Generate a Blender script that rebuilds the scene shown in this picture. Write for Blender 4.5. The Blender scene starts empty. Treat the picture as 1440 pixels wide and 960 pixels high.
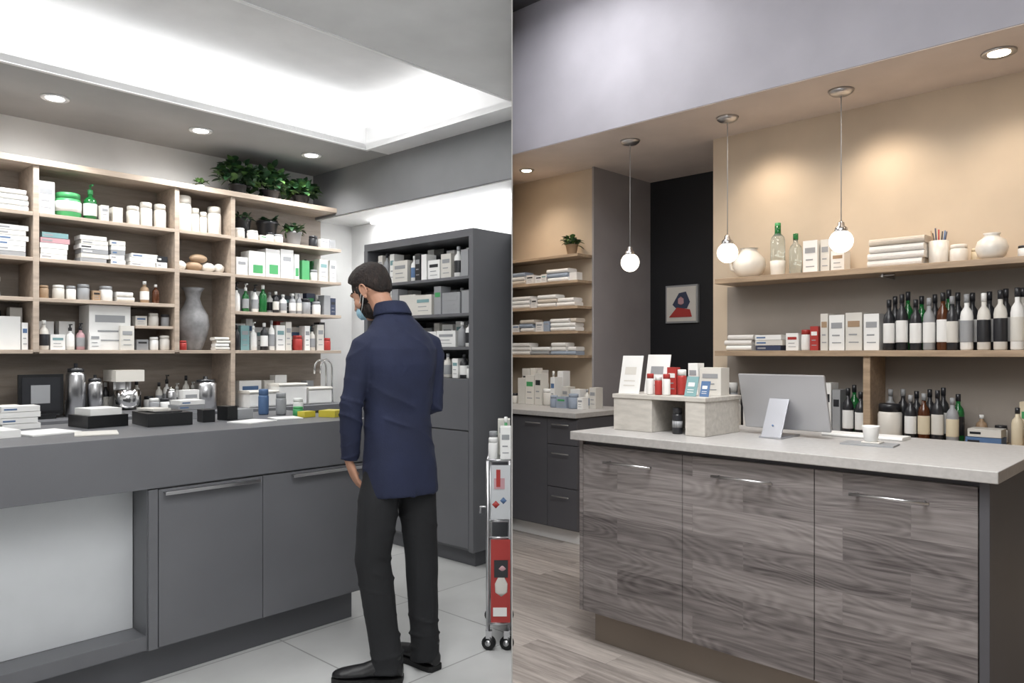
import bpy, bmesh, math, random
from mathutils import Vector, Matrix, noise
scene = bpy.context.scene
COL = bpy.context.collection

# ------------------------------------------------------------ materials
def lin(h):
    h = h.lstrip('#')
    out = []
    for i in (0, 2, 4):
        c = int(h[i:i+2], 16) / 255.0
        out.append(c/12.92 if c <= 0.04045 else ((c+0.055)/1.055)**2.4)
    return (out[0], out[1], out[2], 1.0)

_M = {}
def pm(name, col, rough=.5, metal=0.0, bump=0.0, bs=60.0, var=0.04, vs=3.0, emis=None, es=0.0, trans=0.0, stretch=(1, 1, 1)):
    if name in _M: return _M[name]
    m = bpy.data.materials.new(name); m.use_nodes = True
    nt = m.node_tree; b = nt.nodes['Principled BSDF']
    tc = nt.nodes.new('ShaderNodeTexCoord')
    mp = nt.nodes.new('ShaderNodeMapping'); mp.inputs['Scale'].default_value = stretch
    nt.links.new(tc.outputs['Object'], mp.inputs['Vector'])
    n = nt.nodes.new('ShaderNodeTexNoise'); n.inputs['Scale'].default_value = vs; n.inputs['Detail'].default_value = 4
    nt.links.new(mp.outputs[0], n.inputs['Vector'])
    c = lin(col)
    r = nt.nodes.new('ShaderNodeValToRGB')
    r.color_ramp.elements[0].position = .3; r.color_ramp.elements[1].position = .7
    r.color_ramp.elements[0].color = tuple(max(0, x*(1-var*2)) for x in c[:3]) + (1,)
    r.color_ramp.elements[1].color = tuple(min(1, x*(1+var)) for x in c[:3]) + (1,)
    nt.links.new(n.outputs['Fac'], r.inputs['Fac'])
    nt.links.new(r.outputs['Color'], b.inputs['Base Color'])
    b.inputs['Roughness'].default_value = rough
    b.inputs['Metallic'].default_value = metal
    if trans: b.inputs['Transmission Weight'].default_value = trans
    if emis:
        b.inputs['Emission Color'].default_value = lin(emis); b.inputs['Emission Strength'].default_value = es
    if bump:
        n2 = nt.nodes.new('ShaderNodeTexNoise'); n2.inputs['Scale'].default_value = bs; n2.inputs['Detail'].default_value = 5
        nt.links.new(mp.outputs[0], n2.inputs['Vector'])
        bp = nt.nodes.new('ShaderNodeBump'); bp.inputs['Strength'].default_value = bump; bp.inputs['Distance'].default_value = .01
        nt.links.new(n2.outputs['Fac'], bp.inputs['Height']); nt.links.new(bp.outputs[0], b.inputs['Normal'])
    _M[name] = m
    return m

def woodmat(name, c1, c2, rough=.45, scale=(1.2, 9, 9), plank=None, plane='xz', wave=0.0, contrast=(.3, .7), mortar=0.002, wbump=.15, pv=.2):
    m = bpy.data.materials.new(name); m.use_nodes = True
    nt = m.node_tree; L = nt.links; N = nt.nodes; b = N['Principled BSDF']
    tc = N.new('ShaderNodeTexCoord'); sep = N.new('ShaderNodeSeparateXYZ'); L.new(tc.outputs['Object'], sep.inputs[0])
    cmb = N.new('ShaderNodeCombineXYZ')
    L.new(sep.outputs['X'], cmb.inputs['X']); L.new(sep.outputs['Z' if plane == 'xz' else 'Y'], cmb.inputs['Y'])
    L.new(sep.outputs['Y' if plane == 'xz' else 'Z'], cmb.inputs['Z'])
    vec = cmb.outputs[0]
    if plank:
        br = N.new('ShaderNodeTexBrick'); br.offset = .37; br.offset_frequency = 2
        br.inputs['Scale'].default_value = 1; br.inputs['Brick Width'].default_value = plank[0]; br.inputs['Row Height'].default_value = plank[1]
        br.inputs['Mortar Size'].default_value = mortar; br.inputs['Mortar Smooth'].default_value = .1
        br.inputs['Color1'].default_value = (0, 0, 0, 1); br.inputs['Color2'].default_value = (1, 1, 1, 1); br.inputs['Mortar'].default_value = (.3, .3, .3, 1)
        br.inputs['Bias'].default_value = 0
        L.new(vec, br.inputs['Vector'])
        off = N.new('ShaderNodeVectorMath'); off.operation = 'MULTIPLY_ADD'
        off.inputs[1].default_value = (7, 5, 3)
        L.new(br.outputs['Color'], off.inputs[0]); L.new(vec, off.inputs[2]); vec2 = off.outputs[0]
    else:
        vec2 = vec
    mp = N.new('ShaderNodeMapping'); mp.inputs['Scale'].default_value = scale; L.new(vec2, mp.inputs['Vector'])
    n = N.new('ShaderNodeTexNoise'); n.inputs['Scale'].default_value = 3; n.inputs['Detail'].default_value = 8; n.inputs['Roughness'].default_value = .65; n.inputs['Distortion'].default_value = .3
    L.new(mp.outputs[0], n.inputs['Vector'])
    fac = n.outputs['Fac']
    if wave:
        mp2 = N.new('ShaderNodeMapping'); mp2.inputs['Scale'].default_value = (.9, 4.2, 1); L.new(vec2, mp2.inputs['Vector'])
        n3 = N.new('ShaderNodeTexNoise'); n3.inputs['Scale'].default_value = 1.7; n3.inputs['Detail'].default_value = 1.0; L.new(mp2.outputs[0], n3.inputs['Vector'])
        mu = N.new('ShaderNodeMath'); mu.operation = 'MULTIPLY'; mu.inputs[1].default_value = 115; L.new(n3.outputs['Fac'], mu.inputs[0])
        si = N.new('ShaderNodeMath'); si.operation = 'SINE'; L.new(mu.outputs[0], si.inputs[0])
        ma = N.new('ShaderNodeMath'); ma.operation = 'MULTIPLY_ADD'; ma.inputs[1].default_value = wave; L.new(si.outputs[0], ma.inputs[0]); L.new(n.outputs['Fac'], ma.inputs[2])
        fac = ma.outputs[0]
    if plank:
        mm = N.new('ShaderNodeMath'); mm.operation = 'MULTIPLY_ADD'; mm.inputs[1].default_value = pv
        sb = N.new('ShaderNodeMath'); sb.operation = 'SUBTRACT'; sb.inputs[1].default_value = .5
        L.new(br.outputs['Color'], sb.inputs[0]); L.new(sb.outputs[0], mm.inputs[0]); L.new(fac, mm.inputs[2]); fac = mm.outputs[0]
    r = N.new('ShaderNodeValToRGB'); r.color_ramp.elements[0].position = contrast[0]; r.color_ramp.elements[1].position = contrast[1]
    r.color_ramp.elements[0].color = lin(c1); r.color_ramp.elements[1].color = lin(c2)
    L.new(fac, r.inputs['Fac']); L.new(r.outputs['Color'], b.inputs['Base Color'])
    b.inputs['Roughness'].default_value = rough
    bp = N.new('ShaderNodeBump'); bp.inputs['Strength'].default_value = wbump; bp.inputs['Distance'].default_value = .003
    L.new(fac, bp.inputs['Height']); L.new(bp.outputs[0], b.inputs['Normal'])
    _M[name] = m
    return m

def tilemat(name, c1, c2, cm, w, h, rough=.3):
    m = bpy.data.materials.new(name); m.use_nodes = True
    nt = m.node_tree; L = nt.links; N = nt.nodes; b = N['Principled BSDF']
    tc = N.new('ShaderNodeTexCoord')
    br = N.new('ShaderNodeTexBrick'); br.offset = 0
    br.inputs['Scale'].default_value = 1; br.inputs['Brick Width'].default_value = w; br.inputs['Row Height'].default_value = h
    br.inputs['Mortar Size'].default_value = .004
    br.inputs['Color1'].default_value = lin(c1); br.inputs['Color2'].default_value = lin(c2); br.inputs['Mortar'].default_value = lin(cm)
    L.new(tc.outputs['Object'], br.inputs['Vector'])
    n = N.new('ShaderNodeTexNoise'); n.inputs['Scale'].default_value = 4; n.inputs['Detail'].default_value = 6; L.new(tc.outputs['Object'], n.inputs['Vector'])
    mx = N.new('ShaderNodeMix'); mx.data_type = 'RGBA'; mx.blend_type = 'MULTIPLY'; mx.inputs[0].default_value = .25
    L.new(br.outputs['Color'], mx.inputs[6]); L.new(n.outputs['Fac'], mx.inputs[7]); L.new(mx.outputs[2], b.inputs['Base Color'])
    b.inputs['Roughness'].default_value = rough
    _M[name] = m
    return m

WHITE = pm('white_paint', '#ECECEC', .55)
WALLG = pm('wall_light_grey', '#DDDDDC', .7)
CEILN = pm('ceiling_white', '#DEDEDE', .7)
CEILSH = pm('ceiling_shaded', '#A2A2A2', .7)  # ceiling band beyond the tray, its shading painted in as grey
BULKG = pm('bulkhead_grey', '#858688', .7)
LAM = pm('grey_laminate', '#68696D', .42, bump=.03, bs=200)
LAMD = pm('grey_laminate_dark', '#56575B', .45)
PANELW = pm('white_panel', '#CDD0D3', .35)
STEEL = pm('brushed_steel', '#C9C9CB', .28, 1.0)
CHROME = pm('chrome', '#DDDDDD', .12, 1.0)
BLACK = pm('black_plastic', '#17181A', .35)
BLACKW = pm('black_wall', '#16171C', .55)
BEIGE = pm('wall_beige', '#CABAA5', .75)
WALLSH = pm('wall_shade_taupe', '#978F87', .7)  # wall tone with the shade under the upper shelf painted in
TAUPEL = pm('corridor_grey', '#A09C9E', .7)
LAV = pm('bulkhead_lavender', '#A8A8B2', .75)
SOFF = pm('soffit_paint', '#D6CBC4', .75)
DKCEIL = pm('ceiling_dark', '#4C4C50', .7)
STONE = pm('counter_stone', '#B5B3B1', .38, var=.05, vs=60)
ORG = pm('organizer_whitewash', '#C8C4BD', .6, var=.08, vs=12, stretch=(1, 4, 4))
PLINTH = pm('plinth_bronze', '#8F867D', .4, .4)
DCAB = pm('dark_cabinet', '#545459', .5)
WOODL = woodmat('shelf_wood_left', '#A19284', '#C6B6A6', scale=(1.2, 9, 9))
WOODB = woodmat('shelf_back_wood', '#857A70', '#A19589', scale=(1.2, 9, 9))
WOODR = woodmat('shelf_wood_right', '#97826C', '#BFA78C', scale=(1.2, 10, 10))
WOODI = woodmat('island_wood', '#4D4849', '#A29C9B', plank=(.62, .118), plane='xz', wave=.06, scale=(.8, 18, 8), contrast=(.2, .84), mortar=.0005, pv=.26)
FLOORW = woodmat('floor_wood', '#6C6561', '#C2BAB4', plank=(1.1, .13), plane='xy', scale=(1, 12, 3), contrast=(.2, .8), rough=.38, mortar=.0015, pv=.28)
TILE = tilemat('floor_tile', '#D8D9D8', '#CDCECD', '#A0A0A0', .8, .8)
LED = pm('led_strip', '#FFFFFF', .5, emis='#FFFFFF', es=8)
LEDW = pm('lamp_disc_warm', '#FFFFFF', .5, emis='#FFE9C8', es=12)
GLOBE = pm('opal_globe', '#FFFFFF', .3, emis='#FFF3E2', es=3.4)
GLASS = pm('clear_glass', '#EAF2EE', .05, trans=.85, var=0)
GGLASS = pm('green_glass', '#2E8B4A', .08, trans=.5)
pw = pm('pack_white', '#EFEFED', .45); pw2 = pm('pack_offwhite', '#DAD7D0', .5); pgr = pm('pack_grey', '#9B9DA0', .45)
pdk = pm('pack_dark', '#2B2C30', .3); pblu = pm('pack_blue', '#56739B', .45); pred = pm('pack_red', '#AE3A36', .4)
pgrn = pm('pack_green', '#4BA265', .4); ppnk = pm('pack_pink', '#C39AA0', .45); pnav = pm('pack_navy', '#3A435C', .4)
pbrn = pm('amber_glass', '#54301C', .15); pcream = pm('pack_cream', '#DCCFB4', .5); ptan = pm('pack_tan', '#A58B70', .5)
pyel = pm('pack_yellow', '#C9BA3F', .4); porg = pm('pack_orange', '#C4733B', .4); pteal = pm('pack_teal', '#7FA3A6', .45)
CER = pm('ceramic_white', '#E6E2DA', .3); CERG = pm('ceramic_grey', '#8E8E90', .55, var=.2, vs=14)
LEAF = pm('leaf_green', '#2A4E2E', .5, var=.3, vs=25); LEAFL = pm('leaf_light', '#50753C', .5, var=.3, vs=25); SOIL = pm('soil', '#2C221B', .9)
TOWEL = pm('towel_white', '#E8E5E1', .9, bump=.4, bs=150); TOWB = pm('towel_blue', '#9AA5B5', .9, bump=.4, bs=150); TOWG = pm('towel_beige', '#CFC5B8', .9, bump=.4, bs=150)

# ------------------------------------------------------------ mesh builder
class MB:
    def __init__(s, ang=0.0):
        s.v = []; s.f = []; s.m = []; s.sm = []; s.mats = []; s.ang = ang
    def mi(s, mat):
        if mat not in s.mats: s.mats.append(mat)
        return s.mats.index(mat)
    def add(s, vs, fs, mat, smooth=False):
        o = len(s.v); s.v += [Vector(v) for v in vs]
        k = s.mi(mat)
        for f in fs:
            s.f.append([i+o for i in f]); s.m.append(k); s.sm.append(smooth)
    def box(s, x0, x1, y0, y1, z0, z1, mat, rot=0.0):
        cx, cy = (x0+x1)/2, (y0+y1)/2; c, n = math.cos(rot), math.sin(rot)
        vs = []
        for z in (z0, z1):
            for x, y in ((x0, y0), (x1, y0), (x1, y1), (x0, y1)):
                dx, dy = x-cx, y-cy
                vs.append((cx+dx*c-dy*n, cy+dx*n+dy*c, z))
        s.add(vs, [(3, 2, 1, 0), (4, 5, 6, 7), (0, 1, 5, 4), (1, 2, 6, 5), (2, 3, 7, 6), (3, 0, 4, 7)], mat)
    def rbox(s, x0, x1, y0, y1, z0, z1, mat, c=.01):
        c = min(c, (z1-z0)*.45, (y1-y0)*.45)
        prof = []
        for cy, cz, a0 in ((y1-c, z1-c, 0), (y0+c, z1-c, 90), (y0+c, z0+c, 180), (y1-c, z0+c, 270)):
            for k in range(4):
                a = math.radians(a0+k*30); prof.append((cy+c*math.cos(a), cz+c*math.sin(a)))
        n = len(prof)
        vs = [(x0, y, z) for y, z in prof] + [(x1, y, z) for y, z in prof]
        fs = [(i, (i+1) % n, n+(i+1) % n, n+i) for i in range(n)] + [tuple(range(n))[::-1], tuple(range(n, 2*n))]
        s.add(vs, fs, mat, False)
    def lathe(s, cx, cy, cz, prof, mat, seg=14, smooth=True, sx=1, sy=1):
        vs = []; fs = []
        for r, z in prof:
            for i in range(seg):
                a = 2*math.pi*i/seg; vs.append((cx+r*sx*math.cos(a), cy+r*sy*math.sin(a), cz+z))
        n = len(prof)
        for j in range(n-1):
            for i in range(seg):
                fs.append((j*seg+i, j*seg+(i+1) % seg, (j+1)*seg+(i+1) % seg, (j+1)*seg+i))
        if prof[0][0] > 1e-5: fs.append(tuple(range(seg))[::-1])
        if prof[-1][0] > 1e-5: fs.append(tuple((n-1)*seg+i for i in range(seg)))
        s.add(vs, fs, mat, smooth)
    def tube(s, pts, rad, mat, seg=10, ref=None, asp=1.0, smooth=True):
        pts = [Vector(p) for p in pts]; n = len(pts)
        if not hasattr(rad, '__len__'): rad = [rad]*n
        vs = []; fs = []; ax = None
        for j, p in enumerate(pts):
            t = (pts[min(j+1, n-1)] - pts[max(j-1, 0)]).normalized()
            if ref: rf = Vector(ref)
            elif ax is not None: rf = ax
            else: rf = Vector((0, 0, 1)) if abs(t.z) < .9 else Vector((1, 0, 0))
            ax = (rf - t*rf.dot(t)).normalized(); ay = t.cross(ax)
            r = rad[j]; ra, rb = (r if hasattr(r, '__len__') else (r, r*asp))
            for i in range(seg):
                a = 2*math.pi*i/seg; vs.append(p + ax*ra*math.cos(a) + ay*rb*math.sin(a))
        for j in range(n-1):
            for i in range(seg):
                fs.append((j*seg+i, j*seg+(i+1) % seg, (j+1)*seg+(i+1) % seg, (j+1)*seg+i))
        fs.append(tuple(range(seg))[::-1]); fs.append(tuple((n-1)*seg+i for i in range(seg)))
        s.add(vs, fs, mat, smooth)
    def ell(s, c, r, mat, M=None, seg=20, rings=12, fn=None):
        vs = []; fs = []
        for j in range(rings+1):
            ph = math.pi*j/rings
            for i in range(seg):
                a = 2*math.pi*i/seg
                u = Vector((math.sin(ph)*math.cos(a), math.sin(ph)*math.sin(a), math.cos(ph)))
                k = fn(u) if fn else 1.0
                v = Vector((c[0]+r[0]*u.x*k, c[1]+r[1]*u.y*k, c[2]+r[2]*u.z*k))
                vs.append(M @ v if M else v)
        for j in range(rings):
            for i in range(seg):
                fs.append((j*seg+i, (j+1)*seg+i, (j+1)*seg+(i+1) % seg, j*seg+(i+1) % seg))
        s.add(vs, fs, mat, True)
    def done(s, name, clip=0, bevel=0.0, parent=None, recalc=True):
        R = Matrix.Rotation(s.ang, 4, 'Z')
        me = bpy.data.meshes.new(name)
        xs = [v.x for v in s.v]; ys = [v.y for v in s.v]; zs = [v.z for v in s.v]
        me.from_pydata([tuple(v) for v in s.v], [], s.f)
        for m in s.mats: me.materials.append(m)
        for i, p in enumerate(me.polygons):
            p.material_index = s.m[i]; p.use_smooth = s.sm[i]
        bm = bmesh.new(); bm.from_mesh(me)
        bmesh.ops.remove_doubles(bm, verts=bm.verts, dist=1e-6)
        if clip:
            no = (R.inverted() @ Vector((1, 0, 0))) * (-clip); co = no*(-.0012)
            bmesh.ops.bisect_plane(bm, geom=bm.verts[:]+bm.edges[:]+bm.faces[:], dist=1e-5, plane_co=co, plane_no=no, clear_outer=True)
            be = [e for e in bm.edges if e.is_boundary]
            if be: bmesh.ops.holes_fill(bm, edges=be, sides=0)
        if recalc: bmesh.ops.recalc_face_normals(bm, faces=bm.faces)
        if bm.verts:
            xs = [v.co.x for v in bm.verts]; ys = [v.co.y for v in bm.verts]; zs = [v.co.z for v in bm.verts]
        o = Vector(((min(xs)+max(xs))/2, (min(ys)+max(ys))/2, min(zs)))
        bmesh.ops.translate(bm, verts=bm.verts, vec=-o)
        bm.to_mesh(me); bm.free()
        ob = bpy.data.objects.new(name, me); COL.objects.link(ob)
        ob.location = R @ o; ob.rotation_euler = (0, 0, s.ang)
        if bevel:
            b = ob.modifiers.new('bevel', 'BEVEL'); b.width = bevel; b.segments = 2; b.limit_method = 'ANGLE'; b.harden_normals = False
        if parent:
            ob.parent = parent
            ob.matrix_parent_inverse = Matrix.Translation(-Vector(parent.location))
        return ob

AL = math.radians(47.56); AR = math.radians(-44.19)
def W(ang, a, b, z):
    c, s = math.cos(ang), math.sin(ang)
    return Vector((a*c-b*s, a*s+b*c, z))
def empty(name, loc):
    e = bpy.data.objects.new(name, None); COL.objects.link(e); e.location = loc; e.empty_display_size = .1
    return e
def simple(name, ang, boxes, clip=0, bevel=0.0):
    mb = MB(ang)
    for b in boxes: mb.box(*b)
    return mb.done(name, clip, bevel)

# ------------------------------------------------------------ camera
cam = bpy.data.cameras.new('camera'); co = bpy.data.objects.new('camera', cam); COL.objects.link(co)
co.location = (0, 0, 1.385); co.rotation_euler = (math.radians(90), 0, 0)
cam.sensor_width = 36; cam.lens = 26.25; cam.shift_y = .0104; cam.clip_start = .05
scene.camera = co

# ------------------------------------------------------------ added edge-on divider, unseen, keeps the two shops' light apart
simple('light_divider', 0, [(-.0005, .0005, .6, 8.2, 0, 4.1, WALLG), (-.0005, .0005, -3, -.1, 0, 4.1, WALLG)])

# ------------------------------------------------------------ LEFT SHOP shell
simple('floor', AL, [(-3, 5.2, -3, 6.0, -.05, 0, TILE)], -1)
simple('wall_back', AL, [(-1.5, 4.2, 5.9, 6.0, 0, 3.4, WALLG)], -1)
simple('wall_left', AL, [(-1.6, -1.5, 0, 5.9, 0, 2.97, WALLG)], -1)
simple('wall_right', AL, [(4.2, 4.3, 1, 5.9, 0, 2.57, WHITE)], -1)
simple('ceiling_bulkhead', AL, [(3.78, 4.3, 0, 5.9, 2.58, 2.98, BULKG), (3.80, 4.2, 0, 5.9, 2.572, 2.58, WHITE)], -1)
simple('ceiling', AL, [(-3, 3.78, -3, 3.21, 2.98, 3.02, CEILN), (3.56, 3.78, 3.21, 4.81, 2.98, 3.02, WHITE), (-1.6, -1.1, 3.21, 4.81, 2.98, 3.02, CEILN)], -1)
simple('ceiling.001', AL, [(-1.6, 3.78, 4.81, 5.9, 2.98, 3.02, CEILSH)], -1)  # shaded band, darkened by its colour
simple('ceiling_tray', AL, [(-1.1, 3.58, 4.81, 4.84, 2.975, 3.15, WHITE), (3.56, 3.59, 3.2, 4.84, 2.975, 3.15, WHITE), (-1.1, 3.58, 3.19, 3.21, 2.975, 3.15, WHITE),
    (-1.3, 3.8, 5.0, 5.05, 3.02, 3.34, WHITE), (3.75, 3.8, 3.0, 5.05, 3.02, 3.34, WHITE), (-1.3, 3.8, 2.98, 3.02, 3.02, 3.34, WHITE),
    (-1.3, 3.8, 2.98, 5.05, 3.34, 3.37, CEILN)], -1)
simple('cove_led_strip', AL, [(-1.1, 3.6, 4.87, 4.90, 3.11, 3.135, LED), (3.62, 3.65, 3.3, 4.9, 3.11, 3.135, LED)], -1)
simple('recess_led_strip', AL, [(4.12, 4.15, 2.9, 5.5, 2.545, 2.57, LED)], -1)
simple('skirting_trim', AL, [(3.3, 4.2, 5.88, 5.9, 0, .1, LAMD)], -1)

def spot(ang, a, b, z, col, power, size=75, tilt=None, soft=.05):
    l = bpy.data.lights.new('downlight_beam', 'SPOT'); l.energy = power; l.color = col; l.spot_size = math.radians(size); l.spot_blend = 1.0; l.shadow_soft_size = soft
    o = bpy.data.objects.new('downlight_beam', l); COL.objects.link(o); o.location = W(ang, a, b, z)
    if tilt is not None:
        tgt = W(ang, a+tilt[0], b+tilt[1], z-1) - W(ang, a, b, z)
        o.rotation_euler = tgt.to_track_quat('-Z', 'Y').to_euler()
def downlight(ang, a, b, z, disc, col, power, size=75, tilt=None, r=.05, soft=.05):
    mb = MB(ang)
    mb.lathe(a, b, z-.012, [(r, .006), (r*1.5, 0), (r*1.6, .004), (r*1.6, .011), (r, .011)], STEEL if disc is LEDW else WHITE, 24)
    mb.lathe(a, b, z-.010, [(0, 0), (r*1.02, 0), (r*1.02, .006), (0, .006)], disc, 24)
    mb.done('recessed_downlight')
    spot(ang, a, b, z-.03, col, power, size, tilt, soft)
def area(name, ang, a, b, z, sx, sy, power, col=(1, 1, 1), aim=None):
    l = bpy.data.lights.new(name, 'AREA'); l.shape = 'RECTANGLE'; l.size = sx; l.size_y = sy; l.energy = power; l.color = col
    o = bpy.data.objects.new(name, l); COL.objects.link(o); o.location = W(ang, a, b, z)
    if aim is None: o.rotation_euler = (0, 0, ang)
    else: o.rotation_euler = (W(ang, *aim)-W(ang, a, b, z)).to_track_quat('-Z', 'Y').to_euler()
    return o
CW = (1, .99, .97)
for a in (1.52, 2.45, 3.36, .6):
    downlight(AL, a, 5.27, 2.98, LED, CW, 72, 150, (0, .25), soft=.12)
area('added_fill_light', AL, 1.3, 1.2, 2.96, 2.0, 1.6, 90, (1, 1, 1))  # this and the next: fill lights added out of view, no fixture there
area('added_fill_light', AL, -.6, .6, 2.96, 1.2, 1.2, 20, (1, 1, 1))
area('tray_light', AL, 1.6, 4.1, 3.32, 3.6, 1.0, 46, (1, 1, 1))
area('recess_light', AL, 4.08, 4.3, 2.56, .06, 2.4, 16, (1, 1, 1))

# ------------------------------------------------------------ LEFT SHOP counter
mb = MB(AL)
mb.box(-.8, 2.38, 3.18, 4.02, .82, 1.04, LAM)
mb.box(1.26, 2.36, 3.20, 3.95, .15, .818, LAM)
mb.box(-.8, 1.26, 3.36, 3.95, .15, .818, LAMD)
mb.box(-.8, 1.258, 3.34, 3.36, .21, .818, PANELW)
mb.box(-.8, 1.26, 3.20, 3.36, .15, .21, LAM)
mb.box(1.262, 1.30, 3.185, 3.20, .15, .815, LAM)
mb.box(1.303, 1.772, 3.185, 3.20, .155, .812, LAM)
mb.box(1.775, 2.36, 3.185, 3.20, .155, .812, LAM)
mb.box(-.8, 2.32, 3.26, 3.9, 0, .15, LAMD)
for x0, x1 in ((1.32, 1.75), (1.92, 2.33)):
    mb.box(x0, x1, 3.160, 3.187, .798, .803, STEEL)
    mb.box(x0, x1, 3.157, 3.161, .788, .803, STEEL)
mb.done('service_counter', -1, .002)

mb = MB(AL)
mb.box(-.8, 3.82, 5.36, 5.87, .90, .948, LAM); mb.box(-.8, 3.82, 5.42, 5.87, .1, .90, LAMD); mb.box(-.8, 3.8, 5.48, 5.87, 0, .1, BLACK)
x = -.5
while x < 3.6:
    mb.box(x, x+.56, 5.405, 5.42, .12, .89, LAM); x += .57
mb.done('back_counter', -1, .003)

mb = MB(AL)
T0, T1 = 5.55, 5.88
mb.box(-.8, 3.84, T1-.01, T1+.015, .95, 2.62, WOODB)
mb.box(-.8, 3.86, T0-.02, T1, 2.60, 2.64, WOODL)
for s0 in (.55, 1.475, 2.385, 2.82): mb.box(s0, s0+.035, T0, T1, 1.385 if s0 < 2.8 else .95, 2.60, WOODL)
for z in (1.40, 1.74, 2.0, 2.294): mb.box(-.8, 1.475, T0, T1, z-.025, z, WOODL)
for z in (1.40, 1.74, 2.0, 2.294): mb.box(1.51, 2.385, T0, T1, z-.025, z, WOODL)
for z in (1.40, 2.0, 2.294): mb.box(2.42, 2.82, T0, T1, z-.025, z, WOODL)
for z in (1.40, 1.708, 1.998, 2.288): mb.box(2.855, 3.84, T0, T1, z-.025, z, WOODL)
mb.box(2.12, 2.385, T0+.02, T1, 1.555, 1.575, WOODL)
mb.done('wall_shelving_unit', -1, .002)

mb = MB(AL)
s0, s1, t0, t1, H = 3.35, 3.95, 3.40, 4.55, 2.18
mb.box(s0, s1, t0, t0+.04, .1, H-.05, LAM); mb.box(s0, s1, t1-.04, t1, .1, H-.05, LAM)
mb.box(s0, s1, t0, t1, H-.05, H, LAM); mb.box(s1-.03, s1, t0+.04, t1-.04, 1.21, H-.05, pgr)
mb.box(s0+.02, s1, t0+.04, t1-.04, .1, 1.21, LAM)
mb.box(s0, s0+.02, t0+.043, t1-.043, .88, 1.213, LAM); mb.box(s0, s0+.02, t0+.043, (t0+t1)/2-.002, .12, .872, LAM); mb.box(s0, s0+.02, (t0+t1)/2+.002, t1-.043, .12, .872, LAM)
mb.box(s0+.05, s1, t0+.03, t1-.03, 0, .1, LAMD)
for z in (1.42, 1.64, 1.88): mb.box(s0+.01, s1-.03, t0+.04, t1-.04, z-.02, z, LAM)
mb.box(s0-.02, s0, (t0+t1)/2+.03, (t0+t1)/2+.3, .845, .85, STEEL)
mb.done('tall_display_cabinet', -1, .002)

# ------------------------------------------------------------ products
def carton(mb, x, y, z, w, d, h, mat, acc=None, rot=0):
    mb.box(x-w/2, x+w/2, y, y+d, z, z+h, mat, rot)
    if acc and not rot:
        mb.box(x-w*.36, x+w*.36, y-.0015, y+.001, z+h*.62, z+h*.78, acc)
        mb.box(x-w*.3, x+w*.2, y-.0015, y+.001, z+h*.40, z+h*.44, pgr)
        mb.box(x-w*.3, x+w*.3, y-.0015, y+.001, z+h*.2, z+h*.23, pgr)
def bottle(mb, x, y, z, r, h, mat, cap, label=None):
    mb.lathe(x, y, z, [(r*.9, 0), (r, h*.02), (r, h*.6), (r*.85, h*.69), (r*.38, h*.77), (r*.36, h*.86)], mat, 14)
    mb.lathe(x, y, z, [(r*.42, h*.85), (r*.42, h*.995), (r*.3, h)], cap, 12)
    if label: mb.lathe(x, y, z, [(r*1.02, h*.14), (r*1.03, h*.15), (r*1.03, h*.52), (r*1.02, h*.53)], label, 14)
def pump(mb, x, y, z, r, h, mat, cap, label=None):
    bottle(mb, x, y, z, r, h*.85, mat, cap, label)
    mb.box(x-.006, x+.006, y-r*1.1, y+.008, z+h*.94, z+h*.98, cap)
    mb.lathe(x, y, z, [(.005, h*.84), (.005, h*.95)], cap, 8)
def jar(mb, x, y, z, r, h, mat, lid):
    mb.lathe(x, y, z, [(r*.9, 0), (r, h*.05), (r, h*.7), (r*.88, h*.78)], mat, 16)
    mb.lathe(x, y, z, [(r*.93, h*.77), (r*.93, h*.97), (r*.85, h)], lid, 16)
def stack(mb, x, y, z, w, d, n, th, mats, rng, soft=False):
    for i in range(n):
        ww = w*(1-rng.random()*.12); ox = (rng.random()-.5)*.02; m = rng.choice(mats)
        if soft: mb.rbox(x-ww/2+ox, x+ww/2+ox, y, y+d, z+i*th, z+(i+.96)*th, m, th*.45)
        else:
            mb.box(x-ww/2+ox, x+ww/2+ox, y, y+d, z+i*th, z+(i+.93)*th, m)
            mb.box(x-ww/2+ox+.01, x-ww/2+ox+ww*.4, y-.001, y+.001, z+(i+.3)*th, z+(i+.58)*th, rng.choice([pgr, pblu, pdk, pw, pgr]))
ACC = [pgr, pgr, pdk, pteal, pblu, pgrn, None, pgr, None]
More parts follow.
